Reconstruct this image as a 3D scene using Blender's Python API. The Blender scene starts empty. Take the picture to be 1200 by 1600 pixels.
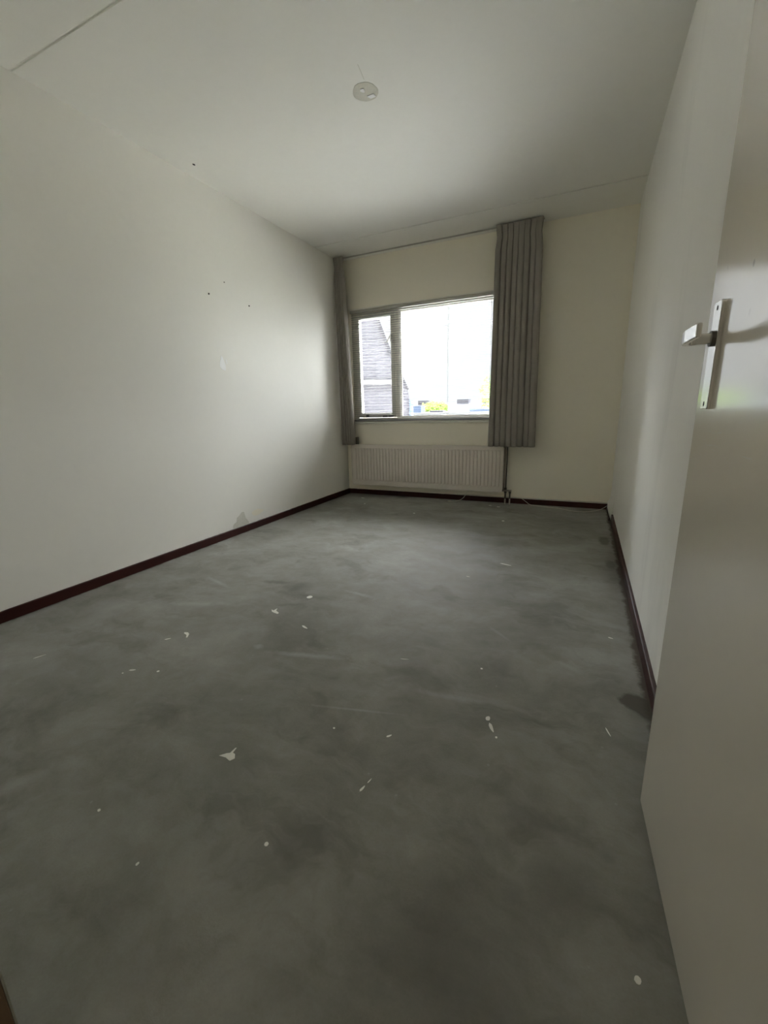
import bpy, bmesh, math, random
from mathutils import Vector, Matrix
random.seed(7)
PI = math.pi
S = bpy.context.scene
COL = S.collection

# ------------------------------------------------------------------ camera, sky, light, exposure
FPX = 660.67
cam_d = bpy.data.cameras.new('camera'); cam = bpy.data.objects.new('camera', cam_d); COL.objects.link(cam)
cam_d.sensor_fit = 'HORIZONTAL'; cam_d.sensor_width = 36.0; cam_d.lens = FPX / 1200 * 36.0
cam_d.clip_start = 0.02; cam_d.clip_end = 300
Rv = Vector((0.90772486, 0.41878077, -0.02565621)); Uv = Vector((-0.07571965, 0.22365717, 0.97172218)); Wv = Vector((-0.41267676, 0.88011371, -0.23472911))
cam.matrix_world = Matrix(((Rv.x, Uv.x, -Wv.x, 0), (Rv.y, Uv.y, -Wv.y, 0), (Rv.z, Uv.z, -Wv.z, 0.9949), (0, 0, 0, 1)))
S.camera = cam

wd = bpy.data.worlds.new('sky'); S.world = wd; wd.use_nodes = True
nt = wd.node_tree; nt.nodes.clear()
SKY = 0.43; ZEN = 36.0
o_ = nt.nodes.new('ShaderNodeOutputWorld'); bg = nt.nodes.new('ShaderNodeBackground')
tc = nt.nodes.new('ShaderNodeTexCoord'); nz = nt.nodes.new('ShaderNodeTexNoise'); rp = nt.nodes.new('ShaderNodeValToRGB')
nz.inputs['Scale'].default_value = 2.2; nz.inputs['Detail'].default_value = 4
nt.links.new(tc.outputs['Generated'], nz.inputs['Vector']); nt.links.new(nz.outputs['Fac'], rp.inputs['Fac'])
rp.color_ramp.elements[0].position = .35; rp.color_ramp.elements[0].color = (.85, .925, 1, 1)
rp.color_ramp.elements[1].position = .62; rp.color_ramp.elements[1].color = (.93, .965, 1, 1)
# bright sky lobe added out of view on the right to light the room
LOBE_AZ, LOBE_EL, LOBE, R_IN, R_OUT = math.radians(32), math.radians(30), 8.5, 4, 43
VD = (math.sin(LOBE_AZ)*math.cos(LOBE_EL), math.cos(LOBE_AZ)*math.cos(LOBE_EL), math.sin(LOBE_EL))
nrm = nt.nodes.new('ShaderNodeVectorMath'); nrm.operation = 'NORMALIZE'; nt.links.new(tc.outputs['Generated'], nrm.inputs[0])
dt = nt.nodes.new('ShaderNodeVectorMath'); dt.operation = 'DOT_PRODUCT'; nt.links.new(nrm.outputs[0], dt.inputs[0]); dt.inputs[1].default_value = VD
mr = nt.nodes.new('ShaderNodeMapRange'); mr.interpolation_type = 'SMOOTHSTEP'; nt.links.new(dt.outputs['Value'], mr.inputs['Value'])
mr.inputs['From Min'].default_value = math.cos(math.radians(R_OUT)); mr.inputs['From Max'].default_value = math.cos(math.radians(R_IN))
mr.inputs['To Min'].default_value = SKY; mr.inputs['To Max'].default_value = LOBE
# second sky lobe, added out of view on the left for the right wall
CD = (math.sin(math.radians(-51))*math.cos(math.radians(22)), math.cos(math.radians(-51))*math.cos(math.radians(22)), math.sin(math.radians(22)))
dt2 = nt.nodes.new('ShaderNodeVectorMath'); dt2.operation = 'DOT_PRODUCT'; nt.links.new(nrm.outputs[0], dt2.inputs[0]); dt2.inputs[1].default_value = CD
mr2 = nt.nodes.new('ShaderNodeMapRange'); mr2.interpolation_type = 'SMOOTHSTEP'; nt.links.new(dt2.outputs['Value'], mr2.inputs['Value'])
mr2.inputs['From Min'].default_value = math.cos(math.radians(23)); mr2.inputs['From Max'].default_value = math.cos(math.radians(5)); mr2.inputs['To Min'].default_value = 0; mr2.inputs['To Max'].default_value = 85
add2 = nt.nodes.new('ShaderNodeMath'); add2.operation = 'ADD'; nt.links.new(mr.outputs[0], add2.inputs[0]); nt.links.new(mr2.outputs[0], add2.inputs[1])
# extra brightness added to the unseen upper sky to lift the ceiling
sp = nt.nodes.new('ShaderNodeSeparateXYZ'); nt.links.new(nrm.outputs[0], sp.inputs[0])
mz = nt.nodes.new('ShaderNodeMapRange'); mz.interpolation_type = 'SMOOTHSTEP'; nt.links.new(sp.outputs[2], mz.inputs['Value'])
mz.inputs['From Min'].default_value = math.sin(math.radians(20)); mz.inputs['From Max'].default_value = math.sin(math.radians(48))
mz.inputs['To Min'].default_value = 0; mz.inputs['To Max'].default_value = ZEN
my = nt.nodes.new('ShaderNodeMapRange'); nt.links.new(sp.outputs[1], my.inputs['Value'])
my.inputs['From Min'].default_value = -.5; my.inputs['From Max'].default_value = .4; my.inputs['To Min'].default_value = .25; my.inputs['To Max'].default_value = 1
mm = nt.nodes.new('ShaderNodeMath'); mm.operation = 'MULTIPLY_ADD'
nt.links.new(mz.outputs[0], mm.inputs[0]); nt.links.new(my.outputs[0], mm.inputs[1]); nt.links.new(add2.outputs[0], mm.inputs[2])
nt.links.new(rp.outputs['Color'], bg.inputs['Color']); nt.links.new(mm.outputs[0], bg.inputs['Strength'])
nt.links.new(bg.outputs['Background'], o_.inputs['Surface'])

XL, XR, YB, YN, H = -2.593, 0.292, 4.534, 0.147, 2.6
WX0, WX1, WZ0, WZ1 = -2.50, -0.78, 0.862, 2.088          # window opening

ad = bpy.data.lights.new('window_portal', 'AREA'); ad.shape = 'RECTANGLE'; ad.size = WX1 - WX0; ad.size_y = WZ1 - WZ0
ad.cycles.is_portal = True
ao = bpy.data.objects.new('window_portal', ad); COL.objects.link(ao)
ao.location = ((WX0 + WX1) / 2, YB + .27, (WZ0 + WZ1) / 2); ao.rotation_euler = (-PI / 2, 0, 0)

# weak fill light added in the unseen hall behind the camera
hd = bpy.data.lights.new('hall_fill', 'AREA'); hd.shape = 'DISK'; hd.size = .3; hd.energy = 1.3; hd.color = (1, .93, .82)
ho = bpy.data.objects.new('hall_fill', hd); COL.objects.link(ho); ho.location = (-.5, -.75, 2.5)

vs = S.view_settings
S.display_settings.display_device = 'sRGB'
vs.view_transform = 'Standard'; vs.look = 'None'; vs.gamma = 1; vs.use_curve_mapping = False; vs.exposure = 1.58
S.cycles.max_bounces = 14; S.cycles.diffuse_bounces = 9; S.cycles.glossy_bounces = 5; S.cycles.transparent_max_bounces = 24
S.cycles.sample_clamp_indirect = 6

# ------------------------------------------------------------------ helpers
class MB:
    def __init__(s): s.v = []; s.f = []
    def add(s, vs_, fs):
        b = len(s.v); s.v += [tuple(v) for v in vs_]; s.f += [tuple(b + i for i in f) for f in fs]; return s
    def box(s, x0, x1, y0, y1, z0, z1):
        return s.add([(x0,y0,z0),(x1,y0,z0),(x1,y1,z0),(x0,y1,z0),(x0,y0,z1),(x1,y0,z1),(x1,y1,z1),(x0,y1,z1)],
                     [(0,3,2,1),(4,5,6,7),(0,1,5,4),(1,2,6,5),(2,3,7,6),(3,0,4,7)])
    def tube(s, pts, r, n=8, cap=True):
        pts = [Vector(p) for p in pts]; vs_ = []; fs = []; up = None
        for i, p in enumerate(pts):
            t = (pts[min(i+1, len(pts)-1)] - pts[max(i-1, 0)]).normalized()
            if up is None: up = Vector((0,0,1)) if abs(t.z) < .9 else Vector((1,0,0))
            a = (up - t * up.dot(t)).normalized(); b = t.cross(a); up = a
            rr = r[i] if isinstance(r, (list, tuple)) else r
            for k in range(n):
                c = 2*PI*k/n; vs_.append(p + a*math.cos(c)*rr + b*math.sin(c)*rr)
        for i in range(len(pts)-1):
            for k in range(n):
                fs.append((i*n+k, i*n+(k+1)%n, (i+1)*n+(k+1)%n, (i+1)*n+k))
        if cap: fs.append(tuple(range(n-1,-1,-1))); fs.append(tuple(range((len(pts)-1)*n, len(pts)*n)))
        return s.add(vs_, fs)
    def prism(s, poly, o, a, b, n, d):
        """polygon poly (u,v) at origin o, axes a,b, pushed along n by d"""
        o, a, b, n = map(Vector, (o, a, b, n)); m = len(poly)
        P = [o + a*u + b*v for u, v in poly]; Q = [p + n*d for p in P]
        return s.add(P+Q, [tuple(range(m-1,-1,-1)), tuple(range(m, 2*m))] + [(i,(i+1)%m,(i+1)%m+m,i+m) for i in range(m)])
    def build(s, name, mat, parent=None, bev=0, seg=2, smooth=False, loc=None):
        me = bpy.data.meshes.new(name); me.from_pydata(s.v, [], s.f); me.update()
        bm = bmesh.new(); bm.from_mesh(me); bmesh.ops.recalc_face_normals(bm, faces=bm.faces); bm.to_mesh(me); bm.free()
        o = bpy.data.objects.new(name, me); COL.objects.link(o)
        if mat: me.materials.append(mat)
        if smooth:
            for p in me.polygons: p.use_smooth = True
        if bev:
            m = o.modifiers.new('b', 'BEVEL'); m.width = bev; m.segments = seg; m.limit_method = 'ANGLE'; m.angle_limit = .6
        if loc is not None:                     # shift mesh so origin sits at loc
            L = Vector(loc)
            for v in me.vertices: v.co -= L
            o.location = L
        if parent:
            o.parent = parent
            if loc is None: o.matrix_parent_inverse = Matrix.Translation(-Vector(parent.location)) if parent.type == 'EMPTY' or parent.location.length > 0 else Matrix.Identity(4)
            else:
                o.matrix_parent_inverse = Matrix.Translation(-Vector(parent.location))
        return o
def tag(o, label=None, cat=None, group=None, kind=None):
    if label: o['label'] = label
    if cat: o['category'] = cat
    if group: o['group'] = group
    if kind: o['kind'] = kind
    return o
def thing(name, loc, label, cat, group=None):
    o = bpy.data.objects.new(name, None); COL.objects.link(o); o.location = loc; o.empty_display_size = .1
    return tag(o, label, cat, group)
def spline(pts, n=8):
    P = [Vector(p) for p in pts]; P = [P[0]*2-P[1]] + P + [P[-1]*2-P[-2]]; out = []
    for i in range(1, len(P)-2):
        for k in range(n):
            t = k/n; a,b,c,d = P[i-1:i+3]
            out.append(.5*((2*b)+(c-a)*t+(2*a-5*b+4*c-d)*t*t+(3*b-a-3*c+d)*t**3))
    out.append(P[-2]); return out

class NT:
    def __init__(s, name):
        s.m = bpy.data.materials.new(name); s.m.use_nodes = True; s.t = s.m.node_tree; s.t.nodes.clear()
        s.out = s.t.nodes.new('ShaderNodeOutputMaterial')
    def n(s, ty, props=None, **inp):
        o = s.t.nodes.new('ShaderNode' + ty)
        for k, v in (props or {}).items(): setattr(o, k, v)
        for k, v in inp.items(): s.set(o, k.replace('_', ' '), v)
        return o
    def set(s, o, k, v):
        i = o.inputs[int(k[1:])] if k[0] == 'i' and k[1:].isdigit() else o.inputs[k]
        if isinstance(v, bpy.types.NodeSocket): s.t.links.new(v, i)
        else: i.default_value = v
    def math(s, op, a, b=0.0, c=None, clamp=False):
        o = s.t.nodes.new('ShaderNodeMath'); o.operation = op; o.use_clamp = clamp
        s.set(o, 'i0', a); s.set(o, 'i1', b)
        if c is not None: s.set(o, 'i2', c)
        return o.outputs[0]
    def vmath(s, op, a, b=(0,0,0)):
        o = s.t.nodes.new('ShaderNodeVectorMath'); o.operation = op; s.set(o, 'i0', a); s.set(o, 'i1', b); return o.outputs
    def mix(s, f, a, b):
        o = s.t.nodes.new('ShaderNodeMix'); o.data_type = 'RGBA'
        s.set(o, 'i0', f); s.set(o, 'i6', a); s.set(o, 'i7', b); return o.outputs[2]
    def ramp(s, f, stops):
        o = s.t.nodes.new('ShaderNodeValToRGB'); s.set(o, 'Fac', f); e = o.color_ramp.elements
        for i, (p, c) in enumerate(stops):
            el = e[i] if i < 2 else e.new(p)
            el.position = p; el.color = (c, c, c, 1) if isinstance(c, (int, float)) else (*c, 1)
        return o.outputs['Color']
    def pos(s): return s.n('TexCoord').outputs['Object']
    def mapped(s, v, scale=(1,1,1), loc=(0,0,0), rot=(0,0,0)):
        return s.n('Mapping', None, Vector=v, Scale=scale, Location=loc, Rotation=rot).outputs[0]
    def noise(s, v, scale, detail=3, rough=.5, dist=0):
        return s.n('TexNoise', None, Vector=v, Scale=scale, Detail=detail, Roughness=rough, Distortion=dist).outputs['Fac']
    def bump(s, h, strength=.2, dist=.01):
        return s.n('Bump', None, Height=h, Strength=strength, Distance=dist).outputs[0]
    def pbr(s, col, rough=.6, metal=0, spec=.5, normal=None, **kw):
        b = s.n('BsdfPrincipled'); s.set(b, 'Base Color', col if not isinstance(col, tuple) else (*col, 1)); s.set(b, 'Roughness', rough); s.set(b, 'Metallic', metal)
        s.set(b, 'Specular IOR Level', spec)
        if normal: s.set(b, 'Normal', normal)
        for k, v in kw.items(): s.set(b, k.replace('_', ' '), v)
        s.t.links.new(b.outputs[0], s.out.inputs[0]); s.b = b; return s.m
def c4(c): return (*c, 1)

def simple(name, col, rough=.5, metal=0, spec=.5, var=.08, scale=30, bump=.05):
    t = NT(name); p = t.pos(); n = t.noise(p, scale, 4)
    c = t.mix(n, c4(tuple(x*(1-var) for x in col)), c4(tuple(min(1, x*(1+var)) for x in col)))
    return t.pbr(c, rough, metal, spec, t.bump(n, bump, .004))

def wallmat(name, col, scuffs=0.0, rough=.62, spec=.3):
    t = NT(name); p = t.pos()
    big = t.noise(p, 1.1, 3); fine = t.noise(p, 260, 2); mid = t.noise(p, 22, 4)
    f = t.math('MULTIPLY_ADD', big, .6, t.math('MULTIPLY', mid, .4))
    c = t.mix(f, c4(tuple(x*.955 for x in col)), c4(tuple(min(1, x*1.03) for x in col)))
    if scuffs:
        sc = t.noise(t.mapped(p, (1, 1.1, .35), rot=(.5, 0, 0)), 2.6, 5, .6, .6)
        c = t.mix(t.math('MULTIPLY', t.ramp(sc, [(.56, 0), (.68, 1)]), scuffs), c, c4(tuple(x*.72 for x in col)))
        sc2 = t.noise(t.mapped(p, (1, 14, 1.2), rot=(.35, 0, 0)), 6, 3, .6)
        c = t.mix(t.math('MULTIPLY', t.ramp(sc2, [(.70, 0), (.74, 1)]), scuffs), c, c4(tuple(min(1, x*1.12) for x in col)))
    h = t.math('ADD', t.math('MULTIPLY', fine, .4), t.math('MULTIPLY', mid, .6))
    return t.pbr(c, rough, 0, spec, t.bump(h, .12, .004))

M = {}
M['wall_left'] = wallmat('wall_paint_left', (.87, .85, .79))
M['wall_back'] = wallmat('wall_paint_back', (.90, .85, .725))
M['wall_right'] = wallmat('wall_paint_right', (.92, .905, .85), scuffs=.28, rough=.36, spec=.8)
M['ceiling'] = wallmat('ceiling_paint', (.86, .845, .79))
M['hall'] = wallmat('hall_paint', (.5, .47, .42))
M['frame'] = simple('window_paint', (.80, .77, .68), .35, 0, .5, .04)
M['sill'] = simple('sill_paint', (.74, .72, .64), .35, 0, .5, .04)
M['alu'] = simple('satin_aluminium', (.80, .79, .77), .23, 1, .5, .03, 90, .02)
M['slat'] = simple('blind_slat_enamel', (.27, .27, .275), .5, 0, .3, .02)
M['headrail'] = simple('blind_rail_enamel', (.46, .44, .40), .4, 0, .5, .03)
M['cord'] = simple('blind_cord', (.70, .69, .62), .8, 0, .2, .05)
M['radiator'] = simple('radiator_enamel', (.73, .67, .60), .32, 0, .5, .03, 12)
M['pipe'] = simple('dull_pipe_paint', (.32, .27, .22), .5, 0, .4, .2, 40)
M['pipe_light'] = simple('cream_pipe_paint', (.55, .50, .44), .45, 0, .4, .1, 40)
M['valve'] = simple('dark_valve_metal', (.10, .085, .065), .45, .4, .5, .3, 60)
M['black'] = simple('black_plastic', (.015, .015, .015), .4, 0, .5, .3)
M['duct'] = simple('cream_strip_paint', (.60, .56, .49), .5, 0, .4, .1, 20)
M['cable'] = simple('white_cable', (.62, .58, .50), .5, 0, .4, .06)
M['chip'] = simple('white_plaster_crumb', (.85, .83, .78), .8, 0, .2, .08, 200)
M['filler'] = simple('pale_wall_filler', (.96, .96, .94), .85, 0, .2, .06, 180, .4)
M['rosette'] = simple('old_ceiling_plaster', (.66, .64, .56), .8, 0, .2, .08, 90, .5)
M['peeled'] = simple('bare_plaster', (.68, .66, .58), .8, 0, .2, .12, 90, .5)
M['nail'] = simple('dark_steel_nail', (.05, .045, .04), .5, .6, .5, .2)
M['skirt'] = simple('oxblood_skirting_paint', (.036, .0045, .002), .45, 0, .3, .35, 14, .15)
M['brown'] = simple('brown_door_frame_paint', (.20, .12, .065), .45, 0, .45, .25, 25, .15)
M['edge'] = simple('edge_highlight_paint', (.42, .40, .33), .5, 0, .4, .2, 60)  # pale tone that paints the highlight along the jamb edge

def door_mat():
    t = NT('door_enamel'); p = t.pos()
    n = t.noise(p, 3, 4); w = t.noise(t.mapped(p, (1, 1, .25)), 26, 3)
    c = t.mix(n, c4((.84, .79, .69)), c4((.87, .825, .72)))
    dots = t.n('TexVoronoi', {'feature': 'F1'}, Vector=t.mapped(p, (26, 26, 17)), Scale=1.0)
    # small knocks around the handle
    d2 = t.vmath('DISTANCE', t.vmath('MULTIPLY', p, (0, 1, 1))[0], (0, .93, 1.22))[1]
    near = t.ramp(d2, [(.02, 1), (.14, 0)])
    k = t.math('MULTIPLY', t.ramp(dots.outputs['Distance'], [(.07, 1), (.12, 0)]), near)
    c = t.mix(t.math('MULTIPLY', k, .6), c, c4((.22, .20, .18)))
    sc = t.noise(t.mapped(p, (1, 2.2, 30), rot=(.12, 0, 0)), 3, 3, .55, .4)
    band = t.math('MULTIPLY', t.ramp(t.n('SeparateXYZ', None, Vector=p).outputs[2], [(.84, 0), (.92, 1)]), t.ramp(t.n('SeparateXYZ', None, Vector=p).outputs[2], [(.965, 1), (.99, 0)]))
    c = t.mix(t.math('MULTIPLY', t.math('MULTIPLY', t.ramp(sc, [(.66, 0), (.69, 1)]), band), .7), c, c4((.86, .86, .82)))
    rg = t.math('MULTIPLY_ADD', n, .06, .17)
    h = t.math('ADD', t.math('MULTIPLY', w, .5), t.math('MULTIPLY', t.noise(p, 300, 2), .12))
    return t.pbr(c, rg, 0, .85, t.bump(h, .08, .003), Coat_Weight=.8, Coat_Roughness=.13, Coat_IOR=1.6)
M['door'] = door_mat()

def floor_mat():
    t = NT('concrete_screed'); p = t.pos(); xyz = t.n('SeparateXYZ', None, Vector=p)
    x, y = xyz.outputs[0], xyz.outputs[1]
    warp = t.n('TexNoise', None, Vector=p, Scale=2.2, Detail=4, Roughness=.6)
    off = t.vmath('SCALE', t.vmath('SUBTRACT', warp.outputs['Color'], (.5, .5, .5))[0]); off[0].node.inputs['Scale'].default_value = .45
    pw = t.vmath('ADD', p, off[0])[0]
    n1 = t.noise(pw, 1.5, 5, .6); n2 = t.noise(t.mapped(pw, (1, 2.2, 1), rot=(0,0,.5)), 2.6, 6, .62); n3 = t.noise(p, 9, 6, .7); n4 = t.noise(p, 170, 3, .7)
    f = t.math('ADD', t.math('ADD', t.math('MULTIPLY', n1, .4), t.math('MULTIPLY', n2, .35)), t.math('ADD', t.math('MULTIPLY', n3, .17), t.math('MULTIPLY', n4, .08)))
    c = t.ramp(f, [(.38, (.172, .165, .142)), (.50, (.248, .241, .214)), (.62, (.335, .330, .303))])
    # trowel smears: thin streaks
    st = t.noise(t.mapped(pw, (1, 7, 1), rot=(0,0,.25)), 3.1, 4, .6, .3)
    st2 = t.noise(t.mapped(pw, (6, 1, 1), rot=(0,0,-.5)), 2.7, 4, .6, .3)
    c = t.mix(t.math('MULTIPLY', t.ramp(st, [(.56, 0), (.74, 1)]), .28), c, c4((.31, .31, .295)))
    c = t.mix(t.math('MULTIPLY', t.ramp(st2, [(.58, 0), (.76, 1)]), .25), c, c4((.29, .29, .28)))
    def blob(c, cx, cy, rx, ry, rot, col, s, soft=.6, fine=.25):
        v = t.mapped(pw, (1/rx, 1/ry, 0), (0,0,0), (0,0,0))
        v = t.vmath('SUBTRACT', p, (cx, cy, 0))[0]
        v = t.n('VectorRotate', {'rotation_type': 'Z_AXIS'}, Vector=v, Angle=-rot).outputs[0]
        v = t.vmath('MULTIPLY', v, (1/rx, 1/ry, 0))[0]
        d = t.vmath('LENGTH', v)[1]
        nn = t.noise(p, 1.6/min(rx, ry)*.5, 4, .6)
        d = t.math('ADD', d, t.math('MULTIPLY', t.math('SUBTRACT', nn, .5), fine*4))
        return t.mix(t.math('MULTIPLY', t.ramp(t.math('DIVIDE', d, 2), [((1-soft)*.5, 1), (.5, 0)]), s), c, c4(col))
    L = (.40, .40, .38); D = (.125, .118, .100)
    for b in [(-1.44,1.87,.11,.085,.3,D,.6,.9),(-1.62,1.88,.11,.03,.2,D,.55,.6),(-1.06,1.915,.13,.022,-.15,L,.55,.8),(-.98,1.295,.20,.022,.25,L,.55,.8),
              (-1.22,1.27,.03,.022,0,L,.5,.7),(-1.83,1.48,.20,.035,.35,L,.5,.8),(-1.95,1.75,.16,.02,-.3,L,.45,.8),(-.64,1.08,.20,.007,.25,L,.5,.9),
              (-.36,1.27,.16,.02,.1,L,.35,.8),(-.28,1.78,.10,.012,-.7,L,.3,.8),(.02,1.62,.07,.02,-.5,L,.3,.8),(-.10,1.95,.07,.10,0,D,.3,.8),(-.25,2.3,.12,.04,.1,D,.3,.8),
              (-1.36,.44,.10,.05,1.2,L,.35,.9),(-1.3,.55,.05,.03,0,L,.3,.9),(-.55,.55,.16,.12,.3,D,.30,.9),(-.13,.55,.24,.2,.0,D,.45,.9),(.02,.78,.14,.16,.0,D,.40,.9),
              (-1.5,2.7,.30,.10,.2,L,.22,.9),(-1.2,3.4,.5,.12,.2,L,.22,.9),(-.3,3.0,.35,.10,.3,L,.18,.9),(.0,3.9,.3,.22,.0,D,.40,.9),(-2.2,1.2,.1,.25,.8,L,.25,.9)]:
        c = blob(c, *b)
    # skirting paint slopped on the screed along both long walls
    e1 = t.math('SUBTRACT', x, XL + .018); e2 = t.math('SUBTRACT', XR - .018, x)
    rn = t.math('MULTIPLY', t.noise(t.mapped(p, (1, 1, 1)), 7, 6, .75), .085)
    m1 = t.ramp(t.math('ADD', t.math('MULTIPLY', t.math('SUBTRACT', e1, t.math('SUBTRACT', rn, .035)), 12), .5), [(.35, 1), (.55, 0)])
    m2 = t.ramp(t.math('ADD', t.math('MULTIPLY', t.math('SUBTRACT', e2, t.math('SUBTRACT', rn, .022)), 12), .5), [(.35, 1), (.55, 0)])
    dk = t.noise(t.mapped(pw, (1, 1.8, 1), loc=(4, 2, 0), rot=(0,0,.3)), 2.3, 5, .62, .2)
    c = t.mix(t.math('MULTIPLY', t.ramp(dk, [(.54, 0), (.70, 1)]), .55), c, c4((.115, .108, .088)))
    sp_ = t.n('TexVoronoi', {'feature': 'F1'}, Vector=t.vmath('MULTIPLY', p, (1, 1, 0))[0], Scale=9.0)
    c = t.mix(t.math('MULTIPLY', t.ramp(sp_.outputs['Distance'], [(.025, 1), (.045, 0)]), .35), c, c4((.42, .42, .39)))
    c = t.mix(t.math('MULTIPLY', m1, .8), c, c4((.07, .045, .035)))
    c = t.mix(t.math('MULTIPLY', m2, .85), c, c4((.075, .052, .035)))
    for b in [(.25,1.47,.055,.085,.6,(.075,.066,.05),.85,.25,.3),(.205,3.43,.045,.13,0,(.08,.07,.055),.7,.4,.2),(.225,2.9,.04,.10,0,(.08,.07,.055),.5,.5,.2)]:
        c = blob(c, *b)
    h = t.math('ADD', t.math('MULTIPLY', n4, .5), t.math('ADD', t.math('MULTIPLY', n3, .8), t.math('MULTIPLY', st, .5)))
    rg = t.math('MULTIPLY_ADD', n2, .25, .48)
    return t.pbr(c, rg, 0, .18, t.bump(h, .22, .006))
M['floor'] = floor_mat()

def curtain_mat():
    t = NT('taupe_curtain_cloth'); p = t.pos()
    w = t.n('TexWave', {'wave_type': 'BANDS', 'bands_direction': 'Z'}, Vector=p, Scale=180.0, Distortion=1.0).outputs['Fac']
    n = t.noise(p, 12, 4)
    c = t.mix(t.math('MULTIPLY_ADD', w, .3, t.math('MULTIPLY', n, .7)), c4((.33, .30, .265)), c4((.40, .365, .325)))
    d = t.n('BsdfDiffuse', None, Color=c, Roughness=.6, Normal=t.bump(t.noise(p, 500, 2), .15, .002))
    tr = t.n('BsdfTranslucent', None, Color=c)
    mx = t.n('MixShader', None, Fac=.10)
    t.t.links.new(d.outputs[0], mx.inputs[1]); t.t.links.new(tr.outputs[0], mx.inputs[2]); t.t.links.new(mx.outputs[0], t.out.inputs[0])
    return t.m
M['curtain'] = curtain_mat()

def glass_mat():
    t = NT('window_glass')
    lw = t.n('Fresnel', None, IOR=1.45)
    a = t.n('BsdfTransparent', None, Color=(.97, .97, .96, 1)); g = t.n('BsdfGlossy', None, Roughness=.02)
    mx = t.n('MixShader', None, Fac=lw.outputs[0])
    t.t.links.new(a.outputs[0], mx.inputs[1]); t.t.links.new(g.outputs[0], mx.inputs[2]); t.t.links.new(mx.outputs[0], t.out.inputs[0])
    return t.m
M['glass'] = glass_mat()

def brick_mat(name, a, b, mortar, sc=1.0):
    t = NT(name); p = t.pos()
    br = t.n('TexBrick', None, Vector=t.mapped(p, (1, 1, 1), rot=(PI/2, 0, 0)), Color1=c4(a), Color2=c4(b), Mortar=c4(mortar), Scale=sc)
    br.inputs['Mortar Size'].default_value = .012; br.inputs['Brick Width'].default_value = .21; br.inputs['Row Height'].default_value = .065
    return t.pbr(br.outputs['Color'], .95, 0, .03)
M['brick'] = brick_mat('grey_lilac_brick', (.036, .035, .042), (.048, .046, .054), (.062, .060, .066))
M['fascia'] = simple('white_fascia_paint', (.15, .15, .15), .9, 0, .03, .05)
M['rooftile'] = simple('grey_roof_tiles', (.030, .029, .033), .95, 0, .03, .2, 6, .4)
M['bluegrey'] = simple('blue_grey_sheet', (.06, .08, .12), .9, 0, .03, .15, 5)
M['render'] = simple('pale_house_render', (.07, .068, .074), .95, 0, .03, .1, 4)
M['gravel'] = simple('bounce_roof_gravel', (.58, .57, .54), .95, 0, .05, .12, 40, .4)  # pale surface of the added bounce roof
M['ground'] = simple('garden_ground', (.16, .17, .12), .95, 0, .03, .4, 1.2)
M['bark'] = simple('tree_bark', (.12, .09, .06), .9, 0, .2, .3, 12)
def leaf_mat():
    t = NT('spring_leaves'); p = t.pos(); n = t.noise(p, 3, 3)
    c = t.mix(n, c4((.10, .16, .03)), c4((.16, .21, .05)))
    d = t.n('BsdfDiffuse', None, Color=c); tr = t.n('BsdfTranslucent', None, Color=c); mx = t.n('MixShader', None, Fac=.4)
    t.t.links.new(d.outputs[0], mx.inputs[1]); t.t.links.new(tr.outputs[0], mx.inputs[2]); t.t.links.new(mx.outputs[0], t.out.inputs[0])
    return t.m
M['leaf'] = leaf_mat()

# ------------------------------------------------------------------ the room shell
T = .25
tag(MB().box(XL-.2, XR+.2, -1.6, YB+T, -.18, 0).build('floor', M['floor']), kind='structure')
# ceiling of concrete slabs running wall to wall, joints across the room
def groove_profile():
    pr = [(-1.6, H)]
    j2, j1 = 1.492, 4.045
    # near joint: a ragged filled ridge with a step beside it
    pr += [(j2-.012, H), (j2-.006, H+.003), (j2-.002, H+.007), (j2+.002, H+.007), (j2+.003, H), (j2+.02, H)]
    pr += [(j1-.009, H), (j1-.008, H+.016), (j1+.008, H+.016), (j1+.009, H)]
    pr += [(YB+T, H)]
    return pr
pr = groove_profile(); mb = MB(); NXS = 40; x0, x1 = XL-.2, XR+.2
vsx = []
for i in range(NXS+1):
    x = x0 + (x1-x0)*i/NXS
    for k, (y, z) in enumerate(pr):
        jit = random.uniform(-.0012, .0012) if 1 <= k <= 5 else 0
        vsx.append((x, y + jit, z))
m_ = len(pr); fs = [(i*m_+k, i*m_+k+1, (i+1)*m_+k+1, (i+1)*m_+k) for i in range(NXS) for k in range(m_-1)]
mb.add(vsx, fs)
b0 = len(mb.v)
mb.box(x0, x1, -1.6, YB+T, H+.02, H+.2)
tag(mb.build('ceiling', M['ceiling']), kind='structure')
tag(MB().box(XL-.2, XL, -1.6, YB, 0, H+.05).build('wall_left', M['wall_left']), kind='structure')
tag(MB().box(XR, XR+.2, -1.6, YB, 0, H+.05).build('wall_right', M['wall_right']), kind='structure')
# back wall as one ring around the window opening
def ring_wall(x0, x1, z0, z1, hx0, hx1, hz0, hz1, ya, yb):
    o = [(x0,z0),(x1,z0),(x1,z1),(x0,z1)]; h_ = [(hx0,hz0),(hx1,hz0),(hx1,hz1),(hx0,hz1)]
    v = [(x, ya, z) for x, z in o+h_] + [(x, yb, z) for x, z in o+h_]; f = []
    for i in range(4):
        j = (i+1) % 4
        f += [(i, j, 4+j, 4+i), (8+i, 12+i, 12+j, 8+j), (4+i, 4+j, 12+j, 12+i), (i, 8+i, 8+j, j)]
    return MB().add(v, f)
tag(ring_wall(XL-.2, XR+.2, 0, H+.05, WX0, WX1, WZ0, WZ1, YB, YB+T).build('wall_back', M['wall_back']), kind='structure')
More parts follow.
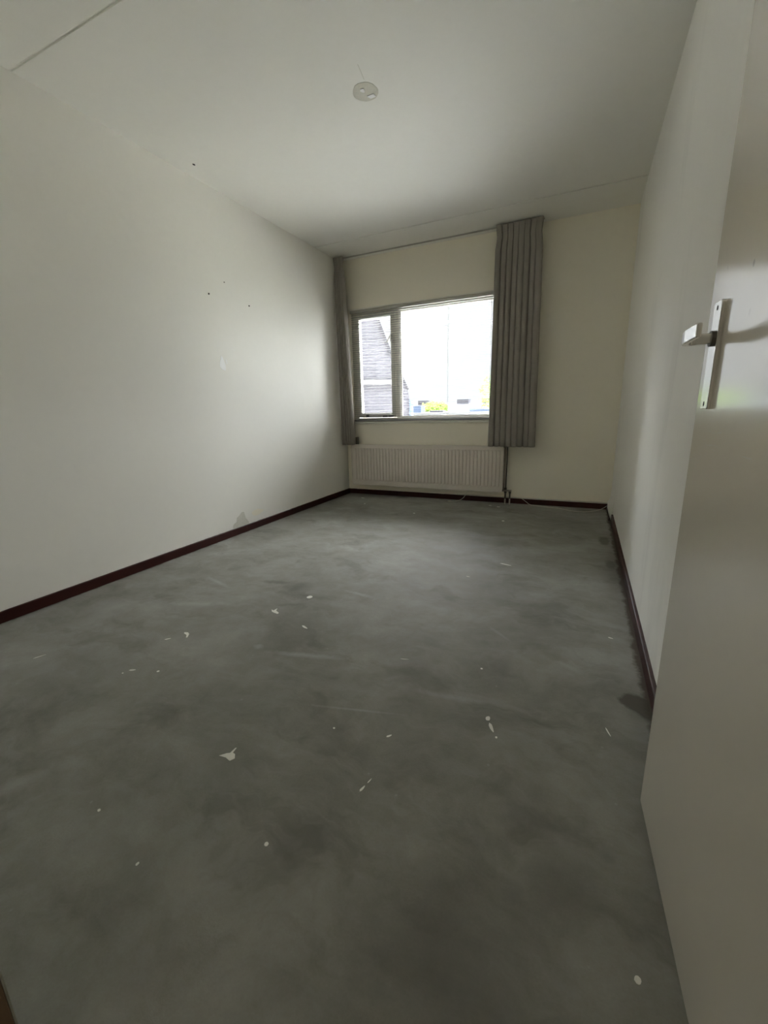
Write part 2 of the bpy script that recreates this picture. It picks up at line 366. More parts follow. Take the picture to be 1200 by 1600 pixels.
# wall with the doorway the camera stands in, and the hall behind it
DX0, DX1, DZ = -.685, .262, 2.06
mb = MB(); ya, yb_ = .047, YN
mb.box(XL, DX0-.03, ya, yb_, 0, H+.02); mb.box(DX0-.03, XR, ya, yb_, DZ+.03, H+.02); mb.box(DX1+.012, XR, ya, yb_, 0, DZ+.03)
tag(mb.build('wall_front', M['wall_left']), kind='structure')
tag(MB().box(XL, XR, -1.6, -1.5, 0, H+.02).build('wall_hall', M['hall']), kind='structure')
fr = tag(MB().box(DX0-.03, DX0+.018, ya-.01, yb_-.0005, 0, DZ).box(DX0-.03, DX1+.012, ya-.01, yb_-.012, DZ, DZ+.03).build('trim_1', M['brown'], bev=.002), kind='structure')
tag(MB().box(DX0-.03, DX0+.018, yb_-.0005, yb_+.002, 0, DZ).build('frame_edge', M['edge'], fr), label='pale strip painted as the highlight on the brown door frame edge')

# skirting boards
def rough_board(name, p0, p1, n, h, d, mat, chips=0.0):
    """thin board along p0-p1, standing off the wall along n; top edge slightly uneven"""
    p0, p1, n = Vector(p0), Vector(p1), Vector(n); L = (p1-p0).length; k = max(2, int(L/.03)); v = []; f = []
    for i in range(k+1):
        q = p0.lerp(p1, i/k); hh = h - (random.uniform(0, chips) if random.random() < .4 else 0)
        v += [q, q + n*d, q + n*d + Vector((0,0,hh-.003)), q + n*(d-.003) + Vector((0,0,hh)), q + Vector((0,0,hh))]
    for i in range(k):
        for j in range(5): f.append((i*5+j, i*5+(j+1)%5, (i+1)*5+(j+1)%5, (i+1)*5+j))
    f += [tuple(range(5)), tuple(range(k*5+4, k*5-1, -1))]
    return MB().add(v, f).build(name, mat)
tag(rough_board('baseboard_left', (XL, YN, 0), (XL, YB-.012, 0), (1,0,0), .058, .012, M['skirt'], .0012), kind='structure')
tag(rough_board('baseboard_back', (XL+.0, YB, 0), (XR-.012, YB, 0), (0,-1,0), .056, .012, M['skirt'], .002), kind='structure')
tag(rough_board('baseboard_right', (XR, 4.06, 0), (XR, YN+.001, 0), (-1,0,0), .062, .014, M['skirt'], .0015), kind='structure')
# plastered stub where the last stretch of right skirting is gone
mb = MB(); mb.add([(XR,YB,0),(XR-.024,YB,0),(XR-.024,YB,.070),(XR-.006,YB,.12),(XR,YB,.2),
                   (XR,4.08,0),(XR-.012,4.08,0),(XR-.012,4.08,.055),(XR-.004,4.08,.09),(XR,4.08,.15)],
                  [(0,1,2,3,4),(5,9,8,7,6),(0,5,6,1),(1,6,7,2),(2,7,8,3),(3,8,9,4),(4,9,5,0)])
tag(mb.build('trim_2', M['wall_right'], smooth=False), kind='structure')
tag(MB().box(XR-.030, XR-.024, 4.075, YB-.013, 0, .020).build('baseboard_remnant', M['skirt']), kind='structure')
bpy.data.objects['baseboard_remnant'].name = 'trim_4'
# cream strip lying along the top of the back skirting, right of the radiator
tag(rough_board('trim_3', (-1.22, YB, .0565), (XR-.026, YB, .0565), (0,-1,0), .012, .017, M['duct'], .003), kind='structure')

# ------------------------------------------------------------------ window
FY = YB + .055                      # face of the fixed frame
fw = MB()
def rect_frame(mb, x0, x1, z0, z1, w, y0, y1, wt=None, wb=None):
    wt = wt or w; wb = wb or w
    mb.box(x0, x0+w, y0, y1, z0, z1); mb.box(x1-w, x1, y0, y1, z0, z1)
    mb.box(x0+w, x1-w, y0, y1, z1-wt, z1); mb.box(x0+w, x1-w, y0, y1, z0, z0+wb)
MX0, MX1 = -1.955, -1.905           # mullion
rect_frame(fw, WX0, WX1, WZ0, WZ1, .045, FY, FY+.07)
fw.box(MX0, MX1, FY+.001, FY+.069, WZ0+.045, WZ1-.045)
win = tag(fw.build('window_1', M['frame'], bev=.003), kind='structure')
sb = MB(); sx0, sx1, sz0, sz1 = WX0+.048, MX0-.003, WZ0+.048, WZ1-.048
rect_frame(sb, sx0, sx1, sz0, sz1, .052, FY-.012, FY+.045)
sash = sb.build('window_sash', M['frame'], win, bev=.003)
MB().box(sx0+.052, sx1-.052, FY+.015, FY+.019, sz0+.052, sz1-.052).build('window_pane', M['glass'], sash)
MB().box(MX1, WX1-.045, FY+.03, FY+.034, WZ0+.045, WZ1-.045).build('window_pane', M['glass'], win)
# glazing bead of the fixed light
gb = MB(); rect_frame(gb, MX1, WX1-.045, WZ0+.045, WZ1-.045, .014, FY+.010, FY+.030); gb.build('glazing_bead', M['frame'], win, bev=.002)
# casement stay: wire with two black ends, resting on the lower rail
st = MB(); st.tube([(-2.325, FY-.024, .928), (-2.02, FY-.024, .922)], .0035, 8)
stay = st.build('casement_stay', M['alu'], sash)
MB().box(-2.335, -2.305, FY-.036, FY-.0125, .918, .940).box(-2.12, -2.06, FY-.036, FY-.0125, .914, .932).box(-2.05, -1.99, FY-.036, FY-.0125, .914, .932).build('stay_peg', M['black'], sash, bev=.003)
tag(bpy.data.objects['stay_peg'], label='black plastic pegs holding the casement stay')
# casement fastener on the right stile
MB().box(-2.010, -1.985, FY-.022, FY-.0125, 1.72, 1.80).tube([(-1.998, FY-.03, 1.80), (-2.035, FY-.045, 1.735), (-2.045, FY-.045, 1.715)], .006, 8).build('casement_handle', M['alu'], sash)
tag(MB().box(WX0-.02, WX1+.02, YB-.024, YB+.054, WZ0-.020, WZ0+.0).build('window_sill', M['sill'], win, bev=.004))
# thin cream bead on the wall along the top of the opening
MB().box(WX0, WX1, YB-.006, YB+.010, WZ1-.001, WZ1+.011).build('reveal_bead', M['frame'], win)

# venetian blind
bl = thing('venetian_blind', (-1.64, YB+.012, WZ0), 'wide white venetian blind with open slats covering the window', 'blind')
BX0, BX1 = WX0+.012, WX1-.012; BYC = YB+.020
MB().box(BX0, BX1, YB-.002, YB+.026, WZ1-.034, WZ1-.004).build('headrail', M['headrail'], bl, bev=.002)
mb = MB(); NS = 50; z_top = WZ1-.052; z_bot = WZ0+.040
for i in range(NS):
    z = z_top + (z_bot-z_top)*i/(NS-1) + random.uniform(-.0008, .0008)
    t0 = random.uniform(-.05, .05); sg = random.uniform(-.0008, .0008)
    # crowned slat, 25 mm deep, in 12 lengths
    NX = 10; v = []; f = []
    for a in range(NX+1):
        xx = BX0 + .004 + (BX1-BX0-.008)*a/NX; dz = sg*math.sin(PI*a/NX*3)
        for b in range(5):
            q = b/4 - .5
            v.append((xx, BYC + q*.0215, z + dz + .0022*(1-4*q*q) + q*.0215*t0))
    for a in range(NX):
        for b in range(4): f.append((a*5+b, a*5+b+1, (a+1)*5+b+1, (a+1)*5+b))
    mb.add(v, f)
sl = mb.build('slats', M['slat'], bl, smooth=True); so = sl.modifiers.new('s', 'SOLIDIFY'); so.thickness = .0006
MB().box(BX0, BX1, BYC-.012, BYC+.012, WZ0+.010, WZ0+.024).build('bottom_rail', M['slat'], bl, bev=.002)
for lx in (-2.44, -1.895, -1.345, -.83):
    m2 = MB()
    for dy in (-.0135, .0135): m2.box(lx-.0012, lx+.0012, BYC+dy-.0006, BYC+dy+.0006, WZ0+.02, WZ1-.034)
    for i in range(NS):
        z = z_top + (z_bot-z_top)*i/(NS-1) - .0012
        m2.box(lx-.0008, lx+.0008, BYC-.0135, BYC+.0135, z-.0006, z)
    m2.build('ladder_cord', M['cord'], bl)
# pull cord: hangs from the rail behind the curtain, lies over the radiator, ends at the skirting
pts = spline([(-.90, YB-.012, WZ1-.03), (-.895, YB-.03, 1.4), (-.885, YB-.045, .9), (-.885, YB-.118, .62), (-.94, YB-.119, .585), (-.985, YB-.120, .45), (-1.01, YB-.124, .3), (-1.055, YB-.13, .16),
              (-1.11, YB-.135, .06), (-1.17, YB-.14, .02), (-1.25, YB-.142, .007)], 8)
MB().tube(pts, .0022, 6).build('pull_cord', M['cord'], bl)
MB().tube([(-1.245, YB-.142, .007), (-1.255, YB-.142, .007), (-1.285, YB-.141, .0065)], [.003, .0062, .0055], 10).build('cord_tassel', M['cable'], bl)

# curtain rail on the ceiling
rl = thing('curtain_rail', (-1.5, YB-.12, H), 'slim curtain rail along the ceiling above the window', 'rail')
MB().box(XL+.002, -.445, YB-.101, YB-.089, H-.011, H-.001).build('rail_track', M['headrail'], rl)
for cx in (-2.5, -1.9, -1.3, -.7): MB().box(cx-.012, cx+.012, YB-.104, YB-.086, H-.0035, H-.0).build('rail_bracket', M['alu'], rl)

def curtain(name, xl_t, xr_t, xl_b, xr_b, folds, seed, label, ztop=H-.012, zbot=.610, amp=.040):
    rnd = random.Random(seed); NU, NV = folds*22, 70; v = []; f = []
    ph = [rnd.uniform(-.8, .8) for _ in range(folds+1)]; am = [rnd.uniform(.55, 1.2) for _ in range(folds+1)]
    dr = [rnd.uniform(-.5, .5) for _ in range(folds+1)]; w2 = [rnd.uniform(0, 1) for _ in range(folds+1)]
    def lerp(a, t): i = min(int(t), len(a)-2); q = t-i; q = q*q*(3-2*q); return a[i]*(1-q)+a[i+1]*q
    for j in range(NV+1):
        s = j/NV; s = s**1.25; z = ztop + (zbot-ztop)*s
        xa = xl_t + (xl_b-xl_t)*s; xb = xr_t + (xr_b-xr_t)*s
        head = max(0, 1 - abs((ztop - z) - .10)/.10)          # stitched waist of the pinch pleats
        xa += .010*head*1.2; xb -= .010*head*1.2
        for i in range(NU+1):
            u = i/NU; fu = u*folds; k = fu
            shift = lerp(ph, k)*(.4+s) + lerp(dr, k)*math.sin(3.1*s + w2[int(min(k, folds))]*6)*.6
            p_ = 2*PI*(fu + shift*.55*math.sin(PI*min(1, u*4))*math.sin(PI*min(1, (1-u)*4)))
            am_ = lerp(am, k); a = amp*am_
            wv = 1 - 2*abs(math.sin(p_/2))**.9
            fine = .22*math.sin(2*p_ + 6*w2[int(min(k, folds))])*(1-.55*s) + .55*math.sin(2*p_+1)*max(0, 1-(ztop-z)/.45)
            amp_s = a*(.62 + .38*min(1, (ztop-z)/.5)) * (1 - .45*head)
            y = YB - .153 + amp_s*(wv + .5*fine)*.9
            x = xa + (xb-xa)*u - .26*(xb-xa)/folds*math.sin(p_)*(.85+.15*s)*am_
            y = min(y, YB-.1035)
            y = max(y, YB-.225)
            v.append((min(max(x, XL+.004), 5), y, z + (.004*wv if j == NV else 0)))
    for j in range(NV):
        for i in range(NU): f.append((j*(NU+1)+i, j*(NU+1)+i+1, (j+1)*(NU+1)+i+1, (j+1)*(NU+1)+i))
    root = thing(name, ((xl_t+xr_t)/2, YB-.12, zbot), label, 'curtain', None)
    o = MB().add(v, f).build('curtain_cloth', M['curtain'], root, smooth=True)
    m = o.modifiers.new('s', 'SOLIDIFY'); m.thickness = .0016
    nh = max(3, folds//1)
    for k in range(nh):
        x = xl_t + .015 + (xr_t-xl_t-.03)*(k+.5)/nh
        MB().tube(spline([(x, YB-.096, H-.012), (x+.003, YB-.093, H-.020), (x, YB-.098, H-.03), (x, YB-.106, H-.036)], 3), .0016, 5).build('curtain_hook', M['alu'], root)
    return root
curtain('curtain', -2.580, -2.462, -2.566, -2.408, 5, 3, 'narrow taupe pleated curtain hanging in the corner left of the window')
curtain('curtain', -.852, -.449, -.862, -.419, 8, 11, 'wide taupe pleated curtain hanging right of the window')

# ------------------------------------------------------------------ radiator
RX0, RX1, RZ0, RZ1, RYF, RYB = -2.490, -.722, .128, .602, YB-.098, YB-.050
rad = thing('radiator', ((RX0+RX1)/2, YB-.07, RZ0), 'long cream ribbed panel radiator under the window', 'radiator')
# ribbed steel panel
NR = 44; v = []; f = []; cols = []
mX0, mX1 = RX0+.030, RX1-.022; pitch = (mX1-mX0)/NR
xs = [(RX0, 0), (mX0-.004, 0)]
for i in range(NR):
    a = mX0 + i*pitch
    xs += [(a+pitch*.10, .0), (a+pitch*.26, -.0105), (a+pitch*.74, -.0105), (a+pitch*.90, 0.0)]
xs += [(mX1+.004, 0), (RX1, 0)]
zs = [(RZ0, 0), (RZ0+.052, 0), (RZ0+.066, 1), (RZ1-.052, 1), (RZ1-.036, 0), (RZ1, 0)]
# ribs stand forward (towards the room) of flat border
for z, k in zs:
    for x, d in xs: v.append((x, RYF + .006 + (d if k else 0), z))
W_ = len(xs)
for j in range(len(zs)-1):
    for i in range(W_-1): f.append((j*W_+i, j*W_+i+1, (j+1)*W_+i+1, (j+1)*W_+i))
pn = MB().add(v, f)
pn.box(RX0, RX1, RYF+.0065, RYB, RZ0, RZ1)
pn.build('radiator_panel', M['radiator'], rad)
rim = MB(); r_ = .022
def rounded(x0, x1, z0, z1, r, n=5):
    P = []
    for cx, cz, a0 in ((x1-r, z1-r, 0), (x0+r, z1-r, 90), (x0+r, z0+r, 180), (x1-r, z0+r, 270)):
        for k in range(n+1): a = math.radians(a0+90*k/n); P.append((cx+r*math.cos(a), cz+r*math.sin(a)))
    return P
o1 = rounded(RX0-.003, RX1+.003, RZ0-.003, RZ1+.003, .026); o2 = rounded(RX0+.008, RX1-.008, RZ0+.008, RZ1-.008, .018); n_ = len(o1)
v = [(x, RYF+.001, z) for x, z in o1] + [(x, RYF+.001, z) for x, z in o2] + [(x, RYB, z) for x, z in o1] + [(x, RYF+.006, z) for x, z in o2]
f = []
for i in range(n_):
    j = (i+1) % n_
    f += [(i, j, n_+j, n_+i), (i, 2*n_+i, 2*n_+j, j), (n_+i, n_+j, 3*n_+j, 3*n_+i)]
rim.add(v, f).build('radiator_rim', M['radiator'], rad, smooth=False)
MB().box(RX0+.006, RX1-.004, RYF+.002, RYF+.008, RZ0+.040, RZ0+.047).build('seam_bead', M['radiator'], rad, bev=.001)
for bx in (-2.2, -1.6, -1.0): MB().box(bx-.02, bx+.02, RYB-.001, YB-.0005, .30, .52).build('bracket_and_shade', M['radiator'], rad)
tag(MB().box(RX0+.035, RX0+.058, RYB-.01, YB-.002, RZ1-.02, RZ1+.085).build('bracket_and_shade', M['valve'], rad, bev=.002), label='dark block for the shadow gap behind the left end')  # dark block painting the shade between curtain and radiator top
# feed pipe, valve block and floor pipes
MB().tube([(RX1+.034, YB-.055, .150), (RX1+.036, YB-.055, .60), (RX1+.034, YB-.055, .66)], .0058, 10).tube([(RX1+.034, YB-.055, .655), (RX1-.01, YB-.07, .575)], .005, 8).build('riser_pipe', M['valve'], rad, smooth=True)
MB().box(RX1+.003, RX1+.020, YB-.060, YB-.030, .150, .60).build('side_shade_strip', M['pipe'], rad, bev=.003)  # dark strip standing in for the radiator's shaded side
vb = MB().box(RX1+.004, RX1+.094, YB-.085, YB-.058, .137, .153).build('valve_block', M['pipe'], rad, bev=.003)
MB().tube([(RX1+.034, YB-.072, .120), (RX1+.034, YB-.072, .175)], .013, 12).tube([(RX1+.080, YB-.072, .118), (RX1+.080, YB-.072, .140)], .013, 12).tube([(RX1+.0, YB-.072, .145), (RX1+.04, YB-.072, .145)], .011, 12).build('valve_body', M['valve'], rad, smooth=False)
for px in (.034, .080):
    MB().tube([(RX1+px, YB-.072, .060), (RX1+px, YB-.072, .122)], .0085, 12).build('pipe_sleeve', M['valve'], rad)
    MB().tube([(RX1+px, YB-.072, .0), (RX1+px, YB-.072, .062)], .0075, 12).build('floor_pipe', M['pipe_light'], rad)

# loose white cable on the floor in the right corner
pts = spline([(-.585, YB-.018, .066), (-.53, YB-.020, .060), (-.48, YB-.035, .030), (-.43, YB-.055, .006), (-.32, YB-.085, .003), (-.18, YB-.11, .003), (-.04, YB-.19, .003), (.08, YB-.19, .003), (.18, YB-.10, .004), (.235, YB-.05, .02), (XR-.028, YB-.03, .040)], 8)
tag(MB().tube(pts, .0026, 8).build('cable', M['cable'], smooth=True), 'thin white cable lying along the back skirting into the right corner', 'cable')

# ------------------------------------------------------------------ door with handle
fx, fy = .2043, 1.0638; dv = Vector((.05790731, -.99832196, 0)); nv = Vector((-dv.y, dv.x, 0)); nv = nv if nv.x < 0 else -nv
O = Vector((fx, fy, 0)); UP = Vector((0,0,1))
def dpt(al, off, z): return O + dv*al + nv*off + UP*z
def dbox(mb, a0, a1, t0, t1, z0, z1):
    p = [dpt(a, t, z) for z in (z0, z1) for a, t in ((a0,t0),(a1,t0),(a1,t1),(a0,t1))]
    return mb.add(p, [(0,3,2,1),(4,5,6,7),(0,1,5,4),(1,2,6,5),(2,3,7,6),(3,0,4,7)])
door = tag(dbox(MB(), 0, .912, -.031, 0, .007, 2.04).build('door_1', M['door'], bev=.0025), kind='structure')
def rr_plate(a0, a1, z0, z1, r, t0, t1):
    P = rounded(a0, a1, z0, z1, r, 4); m = len(P)
    v = [dpt(a, t0, z) for a, z in P] + [dpt(a, t1, z) for a, z in P]
    return MB().add(v, [tuple(range(m)), tuple(range(2*m-1, m-1, -1))] + [(i,(i+1)%m,(i+1)%m+m,i+m) for i in range(m)])
pl = rr_plate(.052, .0915, .981, 1.167, .004, 0.0, .0075).build('handle_plate', M['alu'], door, bev=.0012)
for z in (1.156, .9905):
    s_ = MB(); c_ = [dpt(.0715 + .0028*math.cos(a*PI/5), .0073, z + .0042*math.sin(a*PI/5)) for a in range(10)]
    c2 = [p + nv*.0007 for p in c_]; s_.add(c_+c2, [tuple(range(10)), tuple(range(10, 20))] + [(i,(i+1)%10,(i+1)%10+10,i+10) for i in range(10)])
    s_.build('screw', M['nail'], pl)
# collar
nk = MB(); c_ = [dpt(.0725 + .0135*math.cos(a*PI/8), .0075, 1.1045 + .0135*math.sin(a*PI/8)) for a in range(16)]; c2 = [p + nv*.0055 for p in c_]
nk.add(c_+c2, [tuple(range(16)), tuple(range(16, 32))] + [(i,(i+1)%16,(i+1)%16+16,i+16) for i in range(16)]); nk.build('collar', M['valve'], pl)
# lever: flat bar that leaves the collar and bends back towards the hinge
path = [(.0725, .010), (.0725, .034), (.073, .043), (.077, .049), (.085, .0525), (.100, .0535), (.125, .0530), (.160, .0515)]
zc = [1.1045, 1.1045, 1.105, 1.106, 1.107, 1.108, 1.109, 1.110]
hw = [.0085, .0095, .0105, .0115, .0120, .0120, .0118, .0115]; th = [.0085, .0085, .0075, .0065, .0055, .0048, .0045, .0042]
v = []; f = []
for i, (a, t) in enumerate(path):
    p0 = path[max(i-1, 0)]; p1 = path[min(i+1, len(path)-1)]; d = Vector((p1[0]-p0[0], p1[1]-p0[1])).normalized(); nn = Vector((-d.y, d.x))
    for sx, sz in ((-1,-1),(1,-1),(1,1),(-1,1)):
        v.append(dpt(a + nn.x*th[i]*sx, t + nn.y*th[i]*sx, zc[i] + hw[i]*sz))
for i in range(len(path)-1):
    for k in range(4): f.append((i*4+k, i*4+(k+1)%4, (i+1)*4+(k+1)%4, (i+1)*4+k))
f += [(3,2,1,0), tuple(range(len(v)-4, len(v)))]
MB().add(v, f).build('door_handle', M['alu'], door, bev=.0022, seg=3)

# ------------------------------------------------------------------ marks on walls and ceiling
def patch(name, pts, o, a, b, n, d, mat, label, cat, group=None):
    return tag(MB().prism(pts, o, a, b, n, d).build(name, mat), label, cat, group)
def irregular(rx, ry, n, j, rnd):
    return [(rx*math.cos(2*PI*i/n)*(1+rnd.uniform(-j, j)), ry*math.sin(2*PI*i/n)*(1+rnd.uniform(-j, j))) for i in range(n)]
rnd = random.Random(5)
X, Y, Z = (1,0,0), (0,1,0), (0,0,1)
ros = patch('ceiling_patch', irregular(.066, .068, 22, .04, rnd), (-1.158, 2.378, H+.0005), X, Y, (0,0,-1), .0022, M['rosette'], 'round discoloured plaster patch where a ceiling lamp hung', 'patch')
MB().prism(irregular(.012, .016, 8, .25, rnd), (-1.163, 2.355, H-.0015), X, Y, (0,0,-1), .004).build('paint_flake', M['filler'], ros)
MB().prism([(-.02,-.012),(.018,-.014),(.022,.010),(-.010,.012)], (-1.142, 2.415, H-.0015), X, Y, (0,0,-1), .004).build('paint_flake', M['filler'], ros)
patch('ceiling_crack', [(-.0015,0),(.0015,0),(.012,-.06),(.018,-.10),(.015,-.10),(.009,-.06)], (-1.125, 2.30, H+.0003), X, Y, (0,0,-1), .0006, M['rosette'], 'thin hairline crack running from the round ceiling patch', 'crack')
patch('wall_plug', irregular(.007, .010, 8, .2, rnd), (-2.463, 2.442, H+.0003), X, Y, (0,0,-1), .003, M['nail'], 'small dark plug hole in the ceiling near the left wall', 'plug hole')
for (y, z, r, lab) in [(2.573, 1.863, .0060, 'dark nail in the left wall, lowest left of the three marks'), (2.999, 1.861, .0058, 'dark nail in the left wall, nearest the window'), (2.742, 1.980, .0036, 'faint small nail in the left wall, highest of the three')]:
    MBn = MB().prism(irregular(r, r, 10, .08, rnd), (XL, y, z), Y, Z, X, .004).build('nail', M['nail'])
    tag(MBn, lab, 'nail', 'nails in the left wall')
fp = patch('wall_filler', [(-.002,.060),(.012,.044),(.022,.020),(.034,-.010),(.030,-.052),(.014,-.050),(-.014,-.040),(-.028,-.018),(-.022,.010),(-.010,.034)], (XL-.0003, 2.632, 1.378), Y, Z, X, .0012, M['filler'], 'white dab of filler on the left wall below the nails', 'filler patch')
MB().prism([(-.004,.020),(.004,.022),(.010,-.012),(.003,-.016)], (XL-.0003, 2.674, 1.392), Y, Z, X, .0014).build('filler_streak', M['filler'], fp)
patch('peeled_patch', [(-.10,.0),(-.10,.030),(-.085,.042),(-.055,.052),(-.050,.085),(-.020,.098),(.015,.122),(.040,.118),(.055,.060),(.085,.022),(.090,0)], (XL-.0003, 2.655, .056), Y, Z, X, .0011, M['peeled'], 'tall jagged patch of peeled wall paint above the left skirting', 'peeled paint')
patch('peeled_patch', irregular(.075, .024, 14, .22, rnd), (XL-.0003, 2.86, .135), Y, Z, X, .0008, M['wall_back'], 'faint oval blister of wall paint right of the peeled patch', 'peeled paint')

# ------------------------------------------------------------------ crumbs and chips on the floor
def chip(x, y, poly, label, sc=1.0, rot=0.0, h=.0013, g='plaster crumbs on the floor', nm='plaster_chip'):
    cr, sr = math.cos(rot), math.sin(rot)
    P = [((a*cr-b*sr)*sc, (a*sr+b*cr)*sc) for a, b in poly]
    tag(MB().prism(P, (x, y, 0), X, Y, Z, h).build(nm, M['chip'], loc=(x, y, 0)), label, 'plaster chip', g)
sliver = lambda l, w: [(-l, 0), (-l*.5, -w*.9), (l*.2, -w), (l, -w*.2), (l*.9, w*.3), (l*.1, w*.8), (-l*.6, w)]
blob_ = lambda a, b: irregular(a, b, 9, .12, rnd)
chip(-1.371, 1.570, [(-.028,.010),(-.012,.004),(-.006,.030),(.002,.006),(.030,-.012),(.028,-.022),(.004,-.016),(-.014,-.008)], 'spiky white plaster chip left of the dark floor stain', 1, .1)
chip(-1.301, 1.779, blob_(.015, .016), 'round white plaster chip on the dark floor stain')
chip(-1.131, 1.490, sliver(.022, .0055), 'short white sliver right of the spiky chip', 1, -.35)
chip(-1.610, 1.225, [(-.022,.010),(-.004,.014),(.012,.004),(.026,-.022),(.022,-.026),(.006,-.006),(-.016,.002)], 'curved white flake on the left of the floor with a faint crumb beside it', 1, .1)
chip(-1.655, 1.160, sliver(.013, .003), 'faint thin crumb just left of the curved flake', 1, .9)
chip(-1.578, .934, sliver(.013, .0042), 'flat white crumb at left, in front of the curved flake', 1, .55)
chip(-1.472, .969, blob_(.0050, .0055), 'tiny white dot right of the flat crumb')
chip(-1.595, .905, blob_(.004, .003), 'tiny pale dot left of the flat crumb')
chip(-2.051, .843, sliver(.022, .0022), 'thin pale sliver near the left edge of the floor', 1, 1.2)
chip(-.887, .760, [(-.034,-.004),(-.014,.006),(-.004,.008),(.004,.028),(.008,.030),(.004,.010),(.014,.004),(.020,-.012),(.008,-.022),(-.010,-.010)], 'largest white plaster flake with a raised splinter, left foreground', .95, .35)
chip(-.390, 2.668, sliver(.038, .005), 'long white sliver farthest back on the right side', 1, -.25)
chip(-.566, 2.380, sliver(.013, .0065), 'small pale crumb in front of the far sliver', 1, -.3)
chip(-.212, 1.215, blob_(.0075, .010), 'round head of the broken white streak, right of centre')
chip(-.194, 1.178, sliver(.021, .0055), 'long white streak right of centre, middle piece', 1, -1.05)
chip(-.172, 1.142, blob_(.0033, .0036), 'tiny tail crumb of the broken white streak')
chip(-.480, 1.017, sliver(.009, .0032), 'small white grain in the middle of the floor', 1, .9)
chip(-.469, .815, sliver(.011, .0030), 'upright white grain in the centre foreground', 1, 1.35)
chip(-.462, .845, sliver(.009, .0012), 'hair-thin splinter above the upright grain', 1, 1.35)
chip(-.657, .978, blob_(.0036, .003), 'tiny white speck left of the middle grain')
chip(-.593, 1.425, sliver(.017, .0017), 'thin pale scratch-like sliver in mid floor', 1, .25)
chip(-.608, .590, blob_(.0050, .0050), 'round white speck in the left foreground')
chip(-1.070, .485, blob_(.0042, .0036), 'small white crumb near the lower left edge')
chip(-.850, .435, blob_(.0030, .0040), 'tiny white speck lowest on the left')
chip(.162, .663, blob_(.0058, .0064), 'round off-white speck by the foot of the door')
chip(.142, 1.300, sliver(.019, .0018), 'thin curved white sliver near the free edge of the door', 1, -1.2)
chip(.178, 1.918, sliver(.010, .0035), 'small white sliver near the right skirting', 1, -.3)
chip(-.290, 1.480, blob_(.0042, .0038), 'tiny white dot behind the broken white streak')
chip(-2.279, 4.288, sliver(.022, .010), 'white crumb near the back left corner', 1, 0)
chip(-2.113, 4.015, blob_(.010, .009), 'tiny crumb in front of the back left corner crumb')
chip(-1.445, 3.777, blob_(.012, .009), 'tiny crumb in front of the middle of the radiator')
chip(-.816, 4.344, sliver(.016, .008), 'white crumb on the floor left of the valve pipes', 1, .1)
chip(-.726, 4.311, sliver(.017, .009), 'white crumb on the floor just below the valve pipes', 1, 0)
chip(-.589, 3.764, blob_(.013, .011), 'pale crumb farther out in front of the valve pipes')

# ------------------------------------------------------------------ outside
tag(MB().box(-60, 40, YB+.6, 90, -3.1, -2.9).build('ground', M['ground']), kind='structure')
# neighbouring house: a gable turned towards the window
thn = math.radians(27); HU = Vector((math.cos(thn), math.sin(thn), 0)); HN = Vector((-math.sin(thn), math.cos(thn), 0)); HP = Vector((-3.96, 9, 0))
nh = thing('neighbour_house', (-5.5, 9.0, -2.9), 'grey brick house with a steep gable edge beyond the left pane', 'house')
gab = [(-3.2, -2.9), (.40, -2.9), (.40, 1.25), (.36, 1.42), (0, 2.18), (-.26, 2.86), (-.95, 4.3), (-3.2, 4.3)]
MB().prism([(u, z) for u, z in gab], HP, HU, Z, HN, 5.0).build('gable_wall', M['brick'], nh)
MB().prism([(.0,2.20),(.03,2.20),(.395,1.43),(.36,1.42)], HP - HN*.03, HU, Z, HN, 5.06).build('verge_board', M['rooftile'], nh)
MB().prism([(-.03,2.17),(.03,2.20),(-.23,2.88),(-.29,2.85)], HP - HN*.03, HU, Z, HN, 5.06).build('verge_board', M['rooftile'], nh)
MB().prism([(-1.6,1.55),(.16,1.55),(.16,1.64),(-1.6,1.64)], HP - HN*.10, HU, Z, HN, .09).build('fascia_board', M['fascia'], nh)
MB().tube([HP + HU*.44 - HN*.05 + UP*(-2.9), HP + HU*.44 - HN*.05 + UP*1.2], .045, 10).build('downpipe', M['bluegrey'], nh)
# terrace far behind
tr = thing('terraced_house', (-12, 31, -2.9), 'long pale terrace with a low grey roof on the horizon', 'house')
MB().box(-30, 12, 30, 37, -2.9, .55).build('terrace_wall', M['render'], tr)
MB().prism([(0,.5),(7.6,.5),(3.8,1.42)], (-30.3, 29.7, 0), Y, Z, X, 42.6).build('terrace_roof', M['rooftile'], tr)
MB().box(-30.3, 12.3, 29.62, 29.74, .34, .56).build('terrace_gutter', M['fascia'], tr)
for i, x in enumerate((-14.4, -12.2, -9.0, -7.0)):
    MB().box(x, x+.9, 33, 33.7, 1.1, 1.62).build('chimney', M['brick'], tr)
# unseen pale roof, added under the window to bounce light indoors
tag(MB().box(-14, 6, YB+.27, 9.4, .40, .52).build('bounce_roof', M['gravel']), 'unseen pale flat roof added below the window to bounce light', 'roof')
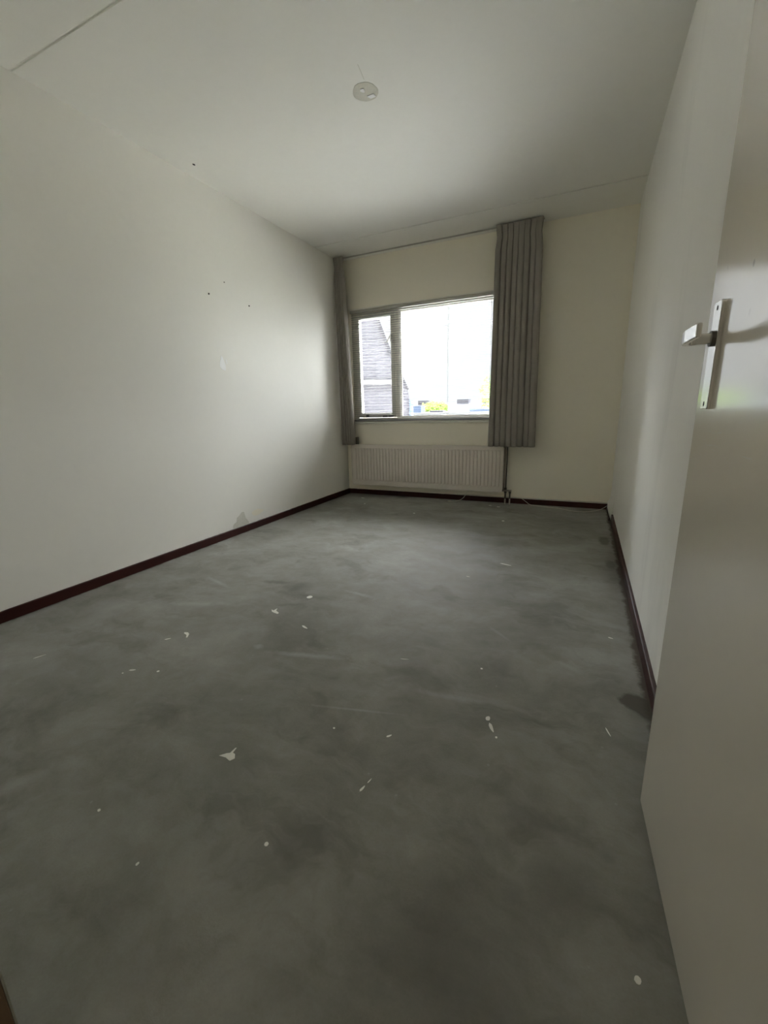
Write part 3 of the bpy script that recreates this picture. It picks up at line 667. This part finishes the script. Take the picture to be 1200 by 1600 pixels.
# flat roofed outbuilding below the window
ob = thing('outbuilding', (-3, 12, -2.9), 'low flat-roofed outbuilding with a white edge below the window', 'shed')
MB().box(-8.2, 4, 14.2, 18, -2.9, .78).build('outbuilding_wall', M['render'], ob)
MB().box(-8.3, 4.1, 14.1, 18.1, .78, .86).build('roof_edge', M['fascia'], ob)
MB().box(-3.5, -1.9, 14.4, 16, .86, .95).build('roof_light', M['bluegrey'], ob)
MB().box(-5.55, -5.25, 14.5, 14.9, .86, 1.10).build('vent_box', M['bluegrey'], ob)
MB().box(-5.0, -4.5, 14.7, 15.0, .86, .93).build('vent_box', M['brick'], ob)

def tree(name, loc, r, n, label, squash=1.0, seed=1):
    rnd = random.Random(seed); t = thing(name, (loc[0], loc[1], -2.9), label, 'tree')
    v = []; f = []
    blobs = [(Vector((0,0,0)), r)] + [(Vector((rnd.uniform(-1,1), rnd.uniform(-1,1), rnd.uniform(-.6,.8)))*r*.62, r*rnd.uniform(.35,.55)) for _ in range(12)]
    for _ in range(n):
        c, rr = rnd.choice(blobs); d = Vector((rnd.gauss(0,1), rnd.gauss(0,1), rnd.gauss(0,1))).normalized() * rr * rnd.uniform(.75, 1.03)
        p = Vector(loc) + c + Vector((d.x, d.y, d.z*squash)); a = Vector((rnd.gauss(0,1), rnd.gauss(0,1), rnd.gauss(0,1))).normalized(); b = a.orthogonal().normalized(); s = rnd.uniform(.05, .11)
        k = len(v); v += [p-a*s, p+b*s*.5, p+a*s, p-b*s*.5]; f.append((k,k+1,k+2,k+3))
    MB().add(v, f).build('tree_crown', M['leaf'], t)
    MB().tube([(loc[0], loc[1], -2.9), (loc[0]+.05, loc[1], loc[2]-r*.4), (loc[0], loc[1], loc[2]+r*.3)], [.16, .12, .04], 10).build('tree_trunk', M['bark'], t)
tree('tree', (-2.05, 22.5, .35), 2.7, 16000, 'bright green leafy tree rising beside the right curtain', 1.0, 4)
tree('tree', (-8.2, 25, .65), .95, 2500, 'small far treetop peeping over the outbuilding roof', .9, 6)
